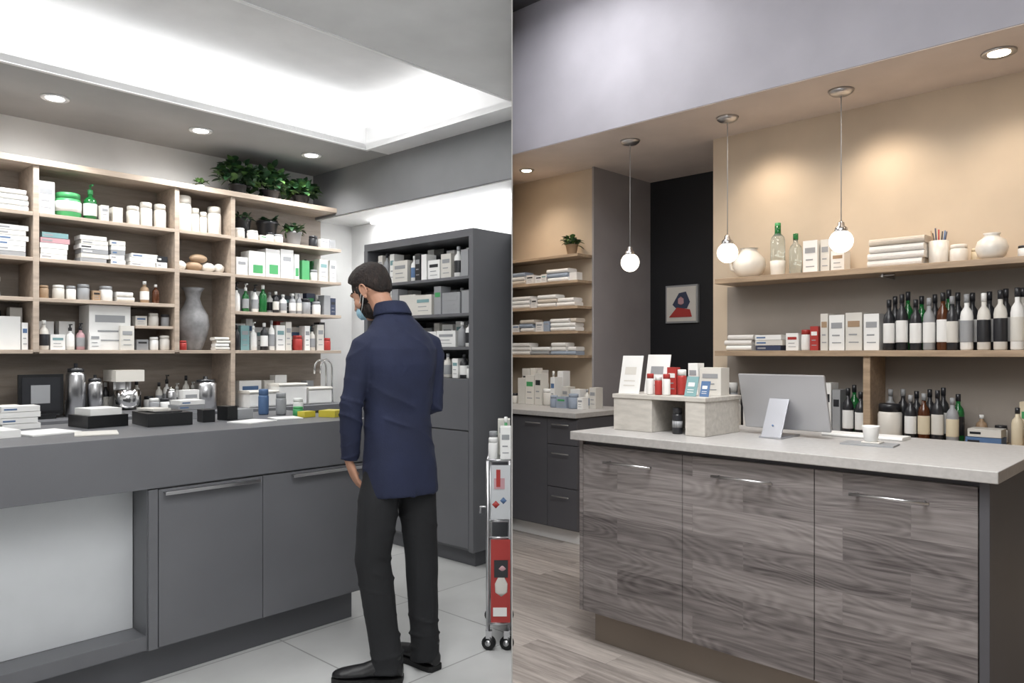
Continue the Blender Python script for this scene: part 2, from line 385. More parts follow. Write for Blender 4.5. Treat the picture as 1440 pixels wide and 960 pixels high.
def item(mb, rng, k, m, x, x1, y, z, h, hmax, yd):
    if k == 'box':
        w = min(rng.uniform(.05, .11), x1-x); carton(mb, x+w/2, y+rng.random()*.02, z, w-.003, yd, h, m, rng.choice(ACC))
    elif k == 'wide':
        w = min(rng.uniform(.12, .2), x1-x); carton(mb, x+w/2, y+rng.random()*.02, z, w-.003, yd, h*.8, m, rng.choice(ACC))
    elif k == 'sbox':
        w = min(rng.uniform(.05, .1), x1-x); carton(mb, x+w/2, y+rng.random()*.02, z, w-.003, yd*.8, h*.6, m, rng.choice(ACC))
    elif k == 'bottle':
        r = min(rng.uniform(.022, .032), (x1-x)/2); w = 2*r+.003
        bottle(mb, x+r, y+r, z, r, h, m, rng.choice([pw, pdk, pgr]), rng.choice([pw, pw2, None]) if m not in (pw, pw2) else rng.choice([pgr, pblu, pgr, pdk]))
    elif k == 'dark':
        r = .031; w = 2*r+.005; h = hmax*(.82+.15*rng.random())
        bottle(mb, x+r, y+r, z, r, h, rng.choice([pdk, pdk, pbrn, pgr]), rng.choice([pdk, pdk, pgr]), rng.choice([pw, pw2, pw, pcream]))
        bottle(mb, x+r+.01, y+r*3.4, z, r, min(h*1.08, hmax), rng.choice([pdk, pdk, GGLASS]), pdk, rng.choice([pw, pdk]))
    elif k == 'tallw':
        r = .032; w = 2*r+.006; h = hmax*(.85+.15*rng.random())
        bottle(mb, x+r, y+r, z, r, h, rng.choice([pw, pw, pw2, pgr]), rng.choice([pw, pgr, pdk]), rng.choice([pw2, pgr, pcream, pdk, pw]))
        bottle(mb, x+r+.01, y+r*3.4, z, r, min(h*1.04, hmax), rng.choice([pw2, pdk]), pdk, pw)
    elif k == 'pump':
        r = .027; w = 2*r+.008; pump(mb, x+r, y+r+.01, z, r, h, m, rng.choice([pw, pdk]), rng.choice([pw, pgr]))
    elif k == 'jar':
        r = min(rng.uniform(.028, .045), (x1-x)/2); w = 2*r+.005; jar(mb, x+r, y+r, z, r, min(h, r*3), m, rng.choice([pw, pdk, pgr, m, m]))
    elif k == 'stack':
        w = min(rng.uniform(.17, .25), x1-x); n = max(2, int(h/.03)); stack(mb, x+w/2, y, z, w, yd*1.4, n, h/n, mats_cur, rng)
    elif k == 'towel':
        w = min(rng.uniform(.16, .25), x1-x); n = max(1, int(h*.9/.035)); stack(mb, x+w/2, y, z, w, yd*1.3, n, .035, mats_cur, rng, True)
    return w
def fill(name, ang, x0, x1, y, z, hmax, kinds, mats, seed, clip=0, dens=1.0, yd=.09, back=True):
    global mats_cur
    rng = random.Random(seed); mb = MB(ang); x = x0+.005; mats_cur = mats
    while x < x1-.035:
        w = item(mb, rng, rng.choice(kinds), rng.choice(mats), x, x1-.002, y, z, hmax*(.7+.28*rng.random()), hmax, yd)
        x += w + .002 + (rng.random()**3)*.03/dens
    if back and not any(k in ('stack', 'towel', 'dark', 'tallw') for k in kinds):
        x = x0+.02; rng = random.Random(seed+500)
        while x < x1-.04:
            w = item(mb, rng, rng.choice(['box', 'box', 'bottle', 'wide']), rng.choice(mats), x, x1-.002, y+.125, z, hmax*(.85+.15*rng.random()), hmax, .09)
            x += w + .004 + rng.random()*.03
    return mb.done(name, clip)
Y = 5.585
fill('towel_stack', AL, .62, 1.46, Y, 2.295, .18, ['towel', 'wide'], [TOWEL, pw, pgr, pw], 1)
fill('folded_box_pile', AL, .62, 1.46, Y, 2.001, .24, ['stack'], [pw, pw2, pgr, pteal, pw], 2)
fill('medicine_box_row', AL, .62, 1.3, Y, 1.741, .22, ['stack', 'box'], [pdk, pw, pgr], 3)
fill('medicine_box_row', AL, .62, 1.46, Y, 1.401, .28, ['box', 'wide'], [pw, pw2, pw], 4)
mb = MB(AL); jar(mb, 1.715, Y+.09, 2.295, .08, .17, pgrn, pgrn); mb.lathe(1.715, Y+.09, 2.295, [(.082, .04), (.082, .11)], pw, 16); mb.done('green_jar')
mb = MB(AL); pump(mb, 1.845, Y+.06, 2.295, .042, .25, GGLASS, pgrn, pw); mb.done('green_pump_bottle')
fill('medicine_box_row', AL, 1.89, 2.06, Y, 2.295, .12, ['box'], [pw, pw2], 6, back=False)
mb = MB(AL); carton(mb, 1.565, Y+.02, 2.295, .10, .12, .22, pw, pgr); mb.done('tall_white_carton')
mb = MB(AL)
for i, (a, h) in enumerate(((2.13, .14), (2.22, .18), (2.32, .18))): jar(mb, a, Y+.07, 2.295, .043, h, CER, CER)
mb.done('ceramic_jar_set')
fill('medicine_box_row', AL, 1.52, 1.75, Y, 2.001, .22, ['stack'], [pw, ppnk, pw, pteal, pw, ppnk, pw], 7)
fill('magazine_stack', AL, 1.76, 2.06, Y, 2.001, .19, ['stack'], [pw, pgr, pdk, pw2, pw], 8)
fill('magazine_stack', AL, 2.08, 2.36, Y, 2.001, .12, ['stack'], [pw, pdk, pgr, pw], 9)
fill('small_jar_row', AL, 1.52, 2.12, Y, 1.741, .13, ['jar', 'sbox', 'jar', 'towel'], [pw, pw2, pgr, ptan, pw], 10)
fill('amber_bottle_row', AL, 2.16, 2.33, Y, 1.741, .19, ['bottle'], [pbrn, ptan], 11, back=False)
fill('bottle_row', AL, 1.52, 1.80, Y, 1.401, .22, ['jar', 'pump', 'sbox', 'bottle'], [ppnk, pw, pw2, pw, ptan], 12)
mb = MB(AL); carton(mb, 1.96, Y+.02, 1.401, .27, .2, .31, pw, pgr); carton(mb, 2.06, Y-.02, 1.401, .09, .03, .17, pw2, pgr); carton(mb, 1.85, Y-.02, 1.401, .07, .03, .12, pw, pgr); mb.done('large_white_carton')
fill('small_jar_row', AL, 2.13, 2.38, Y, 1.401, .14, ['jar', 'sbox'], [pw, pgr, pw2], 13, back=False)
fill('small_jar_row', AL, 2.13, 2.38, Y+.02, 1.576, .13, ['sbox', 'jar'], [pw, pgr, pw2], 14, back=False)
mb = MB(AL)
for a, h, r in ((2.490, .27, .062), (2.585, .19, .03), (2.648, .17, .028), (2.735, .22, .052)): jar(mb, a, Y+.07, 2.295, r, h, CER, CER)
mb.done('ceramic_canister_set')
mb = MB(AL)
for a, r in ((2.47, .04), (2.57, .06), (2.68, .055), (2.77, .04)):
    mb.lathe(a, Y+.07, 2.001, [(r*.5, 0), (r, .02), (r*1.1, .05), (r*.6, .07), (r*.3, .075)], ptan if r > .055 else CER, 16)
mb.ell((2.60, Y+.05, 2.10), (.07, .035, .035), ptan); mb.done('decorative_bowl_set')
mb = MB(AL)
mb.lathe(2.60, Y+.14, 1.401, [(.06, 0), (.065, .01), (.10, .10), (.12, .19), (.11, .27), (.065, .35), (.05, .40), (.062, .45), (.085, .48), (.07, .475), (.04, .40)], CERG, 28)
mb.done('grey_ceramic_vase')
mb = MB(AL); jar(mb, 2.46, Y+.0, 1.401, .026, .07, pred, pred); mb.done('red_jar')
mb = MB(AL); stack(mb, 2.755, Y-.03, 1.401, .12, .08, 4, .025, [pw, pw2], random.Random(3), True); mb.done('folded_cloth_stack')
mb = MB(AL); rng = random.Random(4)
for a, w, h, g in ((2.93, .10, .14, 0), (3.06, .14, .20, 1), (3.20, .13, .23, 1), (3.33, .12, .24, 0), (3.42, .05, .21, 1)):
    carton(mb, a, Y, 1.999, w-.004, .14, h, pw, None)
    if g: mb.box(a-w*.25, a+w*.35, Y-.002, Y+.001, 1.999+h*.12, 1.999+h*.45, pgrn)
    else: mb.box(a-w*.3, a+w*.3, Y-.002, Y+.001, 1.999+h*.6, 1.999+h*.75, pgr)
mb.done('green_label_carton_row')
fill('white_carton_row', AL, 3.47, 3.82, Y, 1.999, .20, ['sbox', 'box', 'jar'], [pw, pw2, pw, pgrn], 16)
fill('bottle_row', AL, 2.87, 3.20, Y, 1.709, .24, ['bottle', 'pump'], [GGLASS, pw, pgr], 17)
fill('bottle_row', AL, 3.21, 3.82, Y, 1.709, .20, ['bottle', 'jar', 'box'], [pdk, pnav, pgr, pw, pw], 18)
fill('bottle_row', AL, 2.87, 3.82, Y, 1.401, .27, ['bottle', 'box', 'pump', 'jar'], [pw, pred, pw2, pdk, pteal, pgr, pw, pw2, pdk], 19)
fill('white_bowl_row', AL, 2.87, 3.32, Y-.02, 2.289, .09, ['jar', 'sbox'], [pw, CER], 20, back=False)
fill('jar_row', AL, 3.56, 3.82, Y, 2.289, .11, ['jar', 'box'], [pgr, pdk, pw], 21, back=False)

# plants
def leaf(mb, p, d, L, w, mat, curl=.3):
    d = d.normalized(); side = d.cross(Vector((0, 0, 1)))
    if side.length < .1: side = Vector((1, 0, 0))
    side.normalize(); up = side.cross(d)
    vs = [p]; n = 4
    for i in range(1, n+1):
        f = i/n; c = p + d*L*f - Vector((0, 0, 1))*curl*L*f*f
        ww = w*math.sin(math.pi*min(.97, f*.95+.03))
        vs += [c-side*ww+up*ww*.2, c, c+side*ww+up*ww*.2]
    fs = [(0, 1, 2), (0, 2, 3)]
    for i in range(n-1):
        a = 1+i*3; fs += [(a, a+3, a+4, a+1), (a+1, a+4, a+5, a+2)]
    mb.add(vs, fs, mat, True)
def bush(mb, x, y, z, rx, rz, n, L, mats, seed, ry=None):
    rng = random.Random(seed); ry = ry or rx
    for i in range(n):
        a = rng.random()*6.283; r = math.sqrt(rng.random()); h = rng.random()
        p = Vector((x+rx*r*math.cos(a)*.8, y+ry*r*math.sin(a)*.8, z+rz*h*(1-.5*r)))
        d = Vector((math.cos(a)*rng.random(), math.sin(a)*rng.random(), rng.uniform(-.1, 1)))
        leaf(mb, p, d, L*(.6+.6*rng.random()), L*.28, rng.choice(mats), rng.uniform(.1, .6))
    for i in range(8):
        a = rng.random()*6.283
        mb.tube([(x, y, z-.02), (x+rx*.5*math.cos(a), y+ry*.5*math.sin(a), z+rz*.7)], .003, LEAF, 5)
def pot(mb, x, y, z, r, h, mat):
    mb.lathe(x, y, z, [(r*.7, 0), (r*.74, .005), (r, h*.85), (r*1.06, h*.86), (r*1.06, h), (r*.93, h), (r*.9, h*.88), (0, h*.88)], mat, 18)
    mb.lathe(x, y, z, [(0, h*.86), (r*.9, h*.87), (r*.9, h*.9), (0, h*.92)], SOIL, 14)
for a, rx, h, seed in ((2.93, .19, .22, 1), (3.22, .19, .20, 2), (3.50, .15, .13, 5)):
    mb = MB(AL); pot(mb, a, 5.65, 2.641, .07, .08, pdk); bush(mb, a, 5.64, 2.72, rx, h, 190, .10, [LEAF, LEAF, LEAFL], seed, .11); mb.done('potted_ivy')
mb = MB(AL); pot(mb, 2.63, 5.66, 2.641, .03, .03, pw); bush(mb, 2.63, 5.66, 2.68, .05, .04, 30, .04, [LEAFL], 7); mb.done('small_potted_plant')
for a, r, seed in ((3.02, .065, 11), (3.24, .085, 12)):
    mb = MB(AL); pot(mb, a, 5.75, 2.289, r, .19, pdk); bush(mb, a, 5.73, 2.46, .07, .06, 40, .06, [LEAF], seed); mb.done('potted_plant')
mb = MB(AL); pot(mb, 3.45, 5.68, 2.289, .065, .12, pgr); bush(mb, 3.45, 5.68, 2.39, .09, .09, 70, .07, [LEAF, LEAFL], 13); mb.done('potted_plant')

# back-counter equipment
zc = .949
mb = MB(AL); mb.box(1.40, 1.66, 5.58, 5.60, zc+.03, zc+.29, BLACK, 0); mb.box(1.42, 1.64, 5.577, 5.58, zc+.05, zc+.27, pdk); mb.box(1.47, 1.58, 5.576, 5.578, zc+.10, zc+.22, pgr, 0); mb.box(1.48, 1.60, 5.52, 5.68, zc, zc+.03, BLACK); mb.done('framed_tablet_display')
def canister(a, h, r, nm='steel_canister'):
    mb = MB(AL); mb.lathe(a, 5.60, zc, [(r, 0), (r, h*.78), (r*.8, h*.84)], STEEL, 20)
    mb.lathe(a, 5.60, zc, [(r*.82, h*.83), (r*.82, h*.9), (r*.2, h*.92), (r*.2, h)], pdk if nm == 'steel_canister' else CHROME, 16); mb.done(nm)
canister(1.74, .36, .06); canister(1.86, .28, .05); canister(2.64, .25, .08); canister(2.38, .18, .035, 'cocktail_shaker')
mb = MB(AL)
mb.box(1.94, 2.18, 5.5, 5.74, zc, zc+.03, STEEL); mb.box(2.0, 2.12, 5.66, 5.74, zc+.03, zc+.24, STEEL); mb.box(1.96, 2.15, 5.50, 5.74, zc+.23, zc+.31, CER)
mb.lathe(2.06, 5.57, zc+.03, [(.035, 0), (.075, .03), (.085, .14), (.08, .14), (.03, .01)], CHROME, 20); mb.lathe(2.06, 5.57, zc+.10, [(.012, 0), (.012, .13)], STEEL, 8)
mb.done('stand_mixer')
fill('glass_row', AL, 2.19, 2.34, 5.50, zc, .16, ['jar', 'bottle'], [GLASS, pgr, pw], 31, back=False)
fill('white_carton_row', AL, 2.43, 2.56, 5.52, zc, .26, ['wide'], [pw], 32, back=False)
fill('small_jar_row', AL, 1.0, 1.38, 5.46, zc, .15, ['jar', 'sbox', 'towel'], [pw, pw2, pgr], 33)
fill('bottle_row', AL, 1.66, 2.80, 5.76, zc, .28, ['jar', 'bottle', 'pump', 'box'], [pgr, pw2, pdk, pw], 34, back=False, yd=.07)
mb = MB(AL)
for i, (a, w, h) in enumerate(((3.05, .24, .11), (3.31, .25, .16), (3.57, .22, .12))):
    mb.rbox(a-w/2, a+w/2, 5.46, 5.64, zc, zc+h, pw, .015); mb.rbox(a-w/2-.006, a+w/2+.006, 5.452, 5.648, zc+h, zc+h+.02, pw2, .01)
mb.done('white_storage_tubs')
fill('white_carton_row', AL, 2.97, 3.66, 5.70, zc, .26, ['box', 'wide'], [pw, pw2, pgr, pw], 36, back=False)
mb = MB(AL)
for a in (3.72, 3.78):
    pts = [(a, 5.6, zc), (a, 5.6, zc+.30)] + [(a-.06+.06*math.cos(k), 5.6, zc+.30+.07*math.sin(k)) for k in (.5, 1.0, 1.57, 2.1, 2.7, 3.14)] + [(a-.12, 5.6, zc+.25)]
    mb.tube(pts, .009, CHROME, 8)
mb.done('chrome_faucet')

# counter-top items (left)
zt = 1.041
mb = MB(AL); mb.box(1.18, 1.36, 3.68, 3.88, zt, zt+.055, BLACK, .1); mb.box(1.20, 1.34, 3.70, 3.86, zt+.055, zt+.085, pw, .1); mb.box(1.41, 1.61, 3.53, 3.78, zt, zt+.06, BLACK, -.1); mb.box(1.45, 1.57, 3.56, 3.7, zt+.06, zt+.066, pdk, -.1); mb.box(1.44, 1.53, 3.62, 3.76, zt+.066, zt+.076, pw2, .15); mb.done('document_tray')
mb = MB(AL); mb.box(.9, 1.10, 3.5, 3.72, zt, zt+.006, pw, .2); mb.box(1.06, 1.22, 3.33, 3.5, zt, zt+.005, pw2, -.3); mb.box(.72, .88, 3.5, 3.7, zt, zt+.03, pw, .1)
mb.box(2.0, 2.14, 3.42, 3.56, zt, zt+.005, pw, -.2); mb.box(1.76, 1.94, 3.35, 3.5, zt, zt+.006, pw, .3); mb.done('paper_sheets')
mb = MB(AL); stack(mb, .98, 3.87, zt, .16, .1, 4, .026, [pw, pw2], random.Random(5)); stack(mb, 1.74, 3.83, zt, .14, .12, 4, .024, [pw, pgr], random.Random(6)); mb.done('leaflet_stack')
mb = MB(AL); mb.box(1.80, 1.86, 3.6, 3.68, zt, zt+.07, BLACK, .2); mb.box(1.87, 1.96, 3.62, 3.70, zt, zt+.05, pgr, .1); mb.box(1.68, 1.74, 3.58, 3.66, zt, zt+.06, BLACK, -.1); mb.done('card_terminal')
mb = MB(AL)
for a, t, h, m in ((2.18, 3.72, .12, pgr), (2.25, 3.66, .09, pw), (2.12, 3.80, .14, pblu), (2.2, 3.58, .05, pgrn)): jar(mb, a, t, zt, .028, h, m, m)
mb.box(2.25, 2.35, 3.36, 3.46, zt, zt+.035, pyel, .4); mb.box(2.16, 2.23, 3.46, 3.52, zt, zt+.03, pyel, .1); mb.done('sample_jar_set')

AC = AL + math.radians(-90)
def cfill(name, z, h, kinds, mats, seed):
    return fill(name, AC, -4.50, -3.45, 3.38, z, h, kinds, mats, seed, -1)
cfill('bottle_row', 1.881, .23, ['box', 'bottle', 'wide', 'box'], [pw, pgr, pdk, pw, pw, pw2], 41)
cfill('medicine_box_row', 1.641, .20, ['box', 'wide', 'bottle'], [pw, pgr, pw2, pw], 42)
cfill('medicine_box_row', 1.421, .18, ['box', 'bottle', 'wide'], [pw, pw2, pgr, pw, porg], 43)
cfill('bottle_row', 1.215, .17, ['bottle', 'box', 'jar'], [pw, pw2, pblu, pdk, pw, pw], 44)

# trolley
e = empty('display_trolley', (-.07, 3.65, 0))
mb = MB(0)
X0, X1, Y0, Y1 = -.118, -.004, 3.48, 3.85
for x in (X0+.006, X1-.006):
    for y in (Y0, Y1): mb.tube([(x, y, .09), (x, y, .88)], .009, STEEL, 10)
for z in (.12, .52, .60, .88):
    for y in (Y0, Y1): mb.tube([(X0, y, z), (X1, y, z)], .007, STEEL, 8)
    mb.tube([(X0+.006, Y0, z), (X0+.006, Y1, z)], .007, STEEL, 8)
for z in (.12, .60, .88): mb.box(X0, X1, Y0, Y1, z-.006, z, STEEL)
mb.tube([(X0-.03, Y0+.02, .63), (X0-.03, Y0+.02, .66), (X0+.01, Y0+.02, .66)], .006, STEEL, 8)
mb.done('frame', 0, parent=e)
mb = MB(0)
for x, y in ((X0+.01, Y0), (X0+.01, Y1), (X1-.02, Y0), (X1-.02, Y1)):
    mb.tube([(x-.004, y-.011, .032), (x+.004, y+.011, .032)], .032, BLACK, 18)
    mb.tube([(x-.006, y-.013, .032), (x+.006, y+.013, .032)], .014, STEEL, 12)
    mb.box(x-.014, x+.014, y-.014, y+.014, .055, .09, STEEL)
mb.done('casters', 0, parent=e)
mb = MB(0)
mb.box(X0+.02, X1-.004, Y0-.014, Y0-.008, .13, .515, pred); mb.box(X0+.035, X1-.015, Y0-.017, Y0-.013, .34, .42, pdk); mb.box(X0+.03, X1-.02, Y0-.017, Y0-.013, .16, .2, pw)
mb.lathe(-.05, Y0-.014, .25, [(0, 0), (.028, .02), (.03, .06), (.015, .09), (0, .1)], pw2, 12, sy=.1); mb.lathe(-.045, Y0-.016, .36, [(0, 0), (.02, .02), (0, .05)], ppnk, 12, sy=.1)
mb.box(X0+.02, X1-.004, Y0-.014, Y0-.008, .61, .86, PANELW); mb.lathe(-.075, Y0-.015, .66, [(0, 0), (.018, .018), (0, .036)], pred, 12, sy=.1); mb.lathe(-.04, Y0-.015, .68, [(0, 0), (.016, .016), (0, .032)], pblu, 12, sy=.1); mb.box(X0+.035, X1-.03, Y0-.017, Y0-.013, .75, .80, ppnk); mb.box(X0+.045, X1-.05, Y0-.018, Y0-.016, .76, .84, pred)
mb.done('poster_panels', 0, parent=e)
mb = MB(0)
carton(mb, -.03, Y0+.02, .881, .05, .1, .15, pw, pgr); jar(mb, -.09, Y0+.05, .881, .022, .10, pw, pw); jar(mb, -.09, Y0+.15, .881, .022, .12, pw, pgr); carton(mb, -.04, Y0+.2, .881, .06, .1, .17, pw2, pgr)
bottle(mb, -.03, Y0+.15, .881, .02, .19, pgrn, pw, pw)
mb.done('goods', 0, parent=e)

# ------------------------------------------------------------ RIGHT SHOP shell
simple('floor', AR, [(-7, 4, -3, 6.0, -.05, 0, FLOORW)], 1)
simple('wall_back', AR, [(-2.717, 2.9, 4.88, 5.0, 0, 2.92, BEIGE)], 1, 0)
simple('wall_back', AR, [(-7, -3.84, 4.94, 5.04, 0, 2.92, BEIGE)], 1)
simple('wall_corridor', AR, [(-3.838, -3.82, 4.90, 5.73, 0, 2.92, TAUPEL)], 1)
simple('wall_corridor', AR, [(-2.717, -2.62, 5.0, 5.73, 0, 2.92, BEIGE)], 1)
simple('wall_black', AR, [(-3.92, -2.6, 5.73, 5.8, 0, 2.92, BLACKW)], 1)
simple('ceiling_soffit', AR, [(-7, 3.0, 4.18, 6.0, 2.92, 2.97, SOFF)], 1)
simple('ceiling_bulkhead', AR, [(-7, 3.0, 4.175, 4.28, 2.925, 4.03, LAV)], 1)
simple('ceiling', AR, [(-7, 3.0, -3, 4.4, 4.03, 4.08, DKCEIL)], 1)
simple('wall_right', AR, [(2.9, 3.0, -3, 4.9, 0, 4.03, BEIGE)], 1)

# island
e = empty('checkout_island', W(AR, -1.42, 3.2, 0))
mb = MB(AR)
P0, P1 = -2.27, -.573
mb.box(P0+.01, P1-.01, 2.82, 3.58, .15, .964, DCAB); mb.box(P0, P0+.02, 2.80, 3.58, .15, .964, WOODI); mb.box(P1-.03, P1, 2.80, 3.58, .15, .964, DCAB)
mb.done('carcass', 1, .002, e)
mb = MB(AR); edges = [P0+.022, -1.705, -1.14, P1-.032]
for i in range(3): mb.box(edges[i]+.0015, edges[i+1]-.0015, 2.80, 2.82, .152, .945, WOODI)
mb.done('doors', 1, .0015, e)
mb = MB(AR); mb.box(P0-.03, P1+.03, 2.765, 3.62, .966, 1.006, STONE); mb.done('countertop', 1, .003, e)
mb = MB(AR); mb.box(P0+.05, P1-.05, 2.86, 3.5, 0, .15, PLINTH); mb.done('toe_kick', 1, 0, e)
mb = MB(AR)
for i in range(3):
    c = (edges[i]+edges[i+1])/2; h = .13
    mb.tube([(c-h, 2.77, .875), (c+h, 2.77, .875)], .006, STEEL, 10)
    for sx in (-1, 1): mb.tube([(c+sx*(h-.02), 2.77, .875), (c+sx*(h-.02), 2.802, .875)], .005, STEEL, 8)
mb.done('handles', 1, 0, e)

for z in (1.88, 1.395, .885):
    simple('wall_shelf', AR, [(-2.54, 2.2, 4.58, 4.866, z-.035, z, WOODR)], 1, .002)
simple('shelf_divider', AR, [(-1.585, -1.545, 4.60, 4.866, .886, 1.359, WOODR)], 1, .002)
simple('wall_shade_panel', AR, [(-2.60, 2.2, 4.868, 4.88, .3, 1.845, WALLSH)], 1)  # thin sheet on the wall, stands for the shade below the upper shelf
mb = MB(AR)
for p in (-1.45,): mb.tube([(p-.06, 4.66, 1.835), (p+.02, 4.66, 1.835)], .006, STEEL, 8); mb.box(p-.05, p-.04, 4.65, 4.86, 1.825, 1.844, STEEL)
mb.done('shelf_bracket', 1)

SQ = 4.72
for z in (2.19, 1.975, 1.765, 1.56, 1.36):
    simple('wall_shelf', AR, [(-5.2, -3.845, SQ, 4.938, z-.022, z, WOODR)], 1, .002)
TW = [TOWEL, TOWEL, TOWG, TOWB, pw]
for i, (z, ms) in enumerate(((1.976, TW), (1.766, [TOWEL, TOWG, TOWEL, pw]), (1.561, TW), (1.361, [TOWEL, pgr, TOWB, pw]))):
    fill('towel_stack', AR, -4.62, -3.87, SQ+.01, z, .15, ['towel', 'towel', 'sbox'], ms, 60+i, 1, 2)
mb = MB(AR); pot(mb, -3.98, SQ+.09, 2.191, .05, .09, ptan); bush(mb, -3.98, SQ+.09, 2.27, .08, .1, 60, .07, [LEAF, LEAFL], 70); mb.done('potted_succulent', 0)
mb = MB(AR)
mb.box(-6, -3.36, 4.10, 4.85, .915, .95, STONE); mb.box(-6, -3.37, 4.15, 4.85, .1, .915, DCAB); mb.box(-6, -3.39, 4.19, 4.85, 0, .1, WHITE)
mb.box(-4.25, -3.655, 4.13, 4.15, .11, .90, DCAB)
for z0, z1 in ((.11, .40), (.405, .71), (.715, .90)): mb.box(-3.65, -3.37, 4.13, 4.15, z0, z1, DCAB)
for z in (.86, .65, .34): mb.tube([(-3.59, 4.105, z), (-3.43, 4.105, z)], .005, STEEL, 8)
mb.tube([(-3.85, 4.105, .86), (-3.70, 4.105, .86)], .005, STEEL, 8)
mb.done('base_cabinet', 1, .002)
fill('white_carton_row', AR, -4.45, -3.95, 4.55, .951, .30, ['box', 'jar', 'box'], [pw, pw2, CER], 71, 1)
fill('jar_row', AR, -3.90, -3.50, 4.42, .951, .16, ['jar', 'sbox', 'box'], [pw, pw2, TOWB], 72, 1)

mb = MB(AR)
mb.box(-3.64, -3.32, 5.70, 5.728, 1.64, 1.97, pgr); mb.box(-3.625, -3.335, 5.695, 5.702, 1.655, 1.955, pw2)
mb.add([(-3.565, 5.691, 1.80), (-3.50, 5.691, 1.90), (-3.43, 5.691, 1.91), (-3.39, 5.691, 1.82), (-3.42, 5.691, 1.765), (-3.52, 5.691, 1.76)], [(0, 1, 2, 3, 4, 5)], pnav)
mb.add([(-3.60, 5.689, 1.69), (-3.37, 5.689, 1.69), (-3.39, 5.689, 1.755), (-3.52, 5.689, 1.775)], [(0, 1, 2, 3)], pred)
mb.lathe(-3.48, 5.689, 1.79, [(0, 0), (.03, .02), (.028, .06), (0, .08)], ppnk, 12, sy=.02)
mb.done('framed_picture', 1, recalc=False)

WM = (1, .83, .66)
for i, p in enumerate((-3.164, -2.394, -1.668)):
    e = empty('pendant_lamp', W(AR, p, 4.485, 2.04))
    mb = MB(AR); mb.lathe(p, 4.485, 2.885, [(.02, 0), (.05, .008), (.066, .02), (.072, .034), (.0, .034)], STEEL, 24); mb.tube([(p, 4.485, 2.12), (p, 4.485, 2.9)], .003, pgr, 6); mb.done('canopy_and_cord', 0, parent=e)
    mb = MB(AR); mb.lathe(p, 4.485, 2.085, [(.035, 0), (.038, .01), (.034, .03), (.02, .04), (.018, .06), (.006, .068)], STEEL, 20); mb.done('socket', 0, parent=e)
    mb = MB(AR); mb.ell((p, 4.485, 2.035), (.067, .067, .067), GLOBE, None, 24, 16); mb.done('globe', 0, parent=e)
    if i: spot(AR, p+.1, 4.54, 2.86, WM, 21, 105, (.1, .3), .08)
downlight(AR, -.876, 4.476, 2.92, LEDW, WM, 24, 110, (0, .25), soft=.1)
downlight(AR, -4.30, 4.60, 2.92, LEDW, WM, 26, 110, (.1, .1), r=.04, soft=.08)
spot(AR, .3, 4.45, 2.88, WM, 26, 120, (0, .25), .12)
area('added_fill_light', AR, -1.0, 1.4, 3.9, 2.2, 1.6, 118, (1, .985, .965))  # this and the next: added fill from above the frame, not real fixtures
area('added_fill_light', AR, -3.1, 3.3, 3.9, .8, .8, 38, (1, .97, .95))

zu = 1.881
mb = MB(AR)
mb.lathe(-2.36, 4.72, zu, [(.05, 0), (.085, .03), (.108, .08), (.10, .13), (.06, .17), (.05, .195), (.06, .20), (.04, .19)], CER, 26)
mb.tube([(-2.45, 4.72, zu+.17), (-2.50, 4.72, zu+.14), (-2.49, 4.72, zu+.07), (-2.45, 4.72, zu+.05)], .010, CER, 8); mb.done('white_pitcher')
mb = MB(AR); mb.lathe(-2.16, 4.72, zu, [(.04, 0), (.045, .01), (.047, .06), (.05, .10)], CER, 18); bottle(mb, -2.16, 4.72, zu+.05, .046, .30, GLASS, pgrn, None); mb.lathe(-2.16, 4.72, zu+.04, [(.022, .22), (.02, .25), (.02, .29)], GGLASS, 12); mb.done('green_glass_bottle')
mb = MB(AR); bottle(mb, -2.05, 4.74, zu, .040, .27, GLASS, GGLASS, None); mb.done('glass_bottle')
mb = MB(AR); carton(mb, -1.94, 4.70, zu, .09, .1, .21, pw, pgr); carton(mb, -1.855, 4.72, zu, .055, .1, .21, pw2, pgr); carton(mb, -1.77, 4.70, zu, .08, .1, .13, pw, ptan); mb.done('white_carton_row')
mb = MB(AR); stack(mb, -1.42, 4.62, zu, .31, .22, 4, .042, [TOWEL, TOWEL, TOWG], random.Random(9), True); mb.done('towel_stack')
mb = MB(AR); mb.lathe(-1.21, 4.70, zu, [(.045, 0), (.05, .01), (.05, .13), (.045, .13), (.042, .02), (0, .02)], CER, 20)
for i in range(7):
    a = i*.9; mb.tube([(-1.21+.015*math.cos(a), 4.70+.015*math.sin(a), zu+.03), (-1.21+.04*math.cos(a), 4.70+.035*math.sin(a), zu+.18+.01*(i % 3))], .004, [pnav, pblu, pred, pdk, ptan, pnav, pdk][i], 6)
mb.done('pencil_cup')
mb = MB(AR); jar(mb, -1.11, 4.70, zu, .045, .10, CER, CER); jar(mb, -1.04, 4.78, zu, .03, .08, pcream, pcream); mb.done('ceramic_jar_pair')
mb = MB(AR); mb.lathe(-.945, 4.66, zu, [(.04, 0), (.065, .02), (.078, .06), (.066, .10), (.04, .118), (.034, .13), (.042, .14), (.030, .135), (.02, .10)], CER, 24); mb.done('round_ceramic_pot')
fill('jar_row', AR, -.84, 0, 4.66, zu, .08, ['jar', 'sbox'], [pcream, pw, pdk], 79, back=False)
zm = 1.396
fill('towel_stack', AR, -2.49, -2.28, 4.62, zm, .16, ['towel'], [TOWEL, TOWEL, pw], 80)
fill('magazine_stack', AR, -2.27, -2.08, 4.62, zm, .12, ['stack'], [pw, pblu, pw2, pnav], 81)
mb = MB(AR); carton(mb, -2.03, 4.64, zm, .08, .1, .11, pw, pred); jar(mb, -1.95, 4.66, zm, .028, .13, pw, pred); carton(mb, -1.89, 4.64, zm, .05, .06, .15, pred, pw); mb.done('red_lid_jar_set')
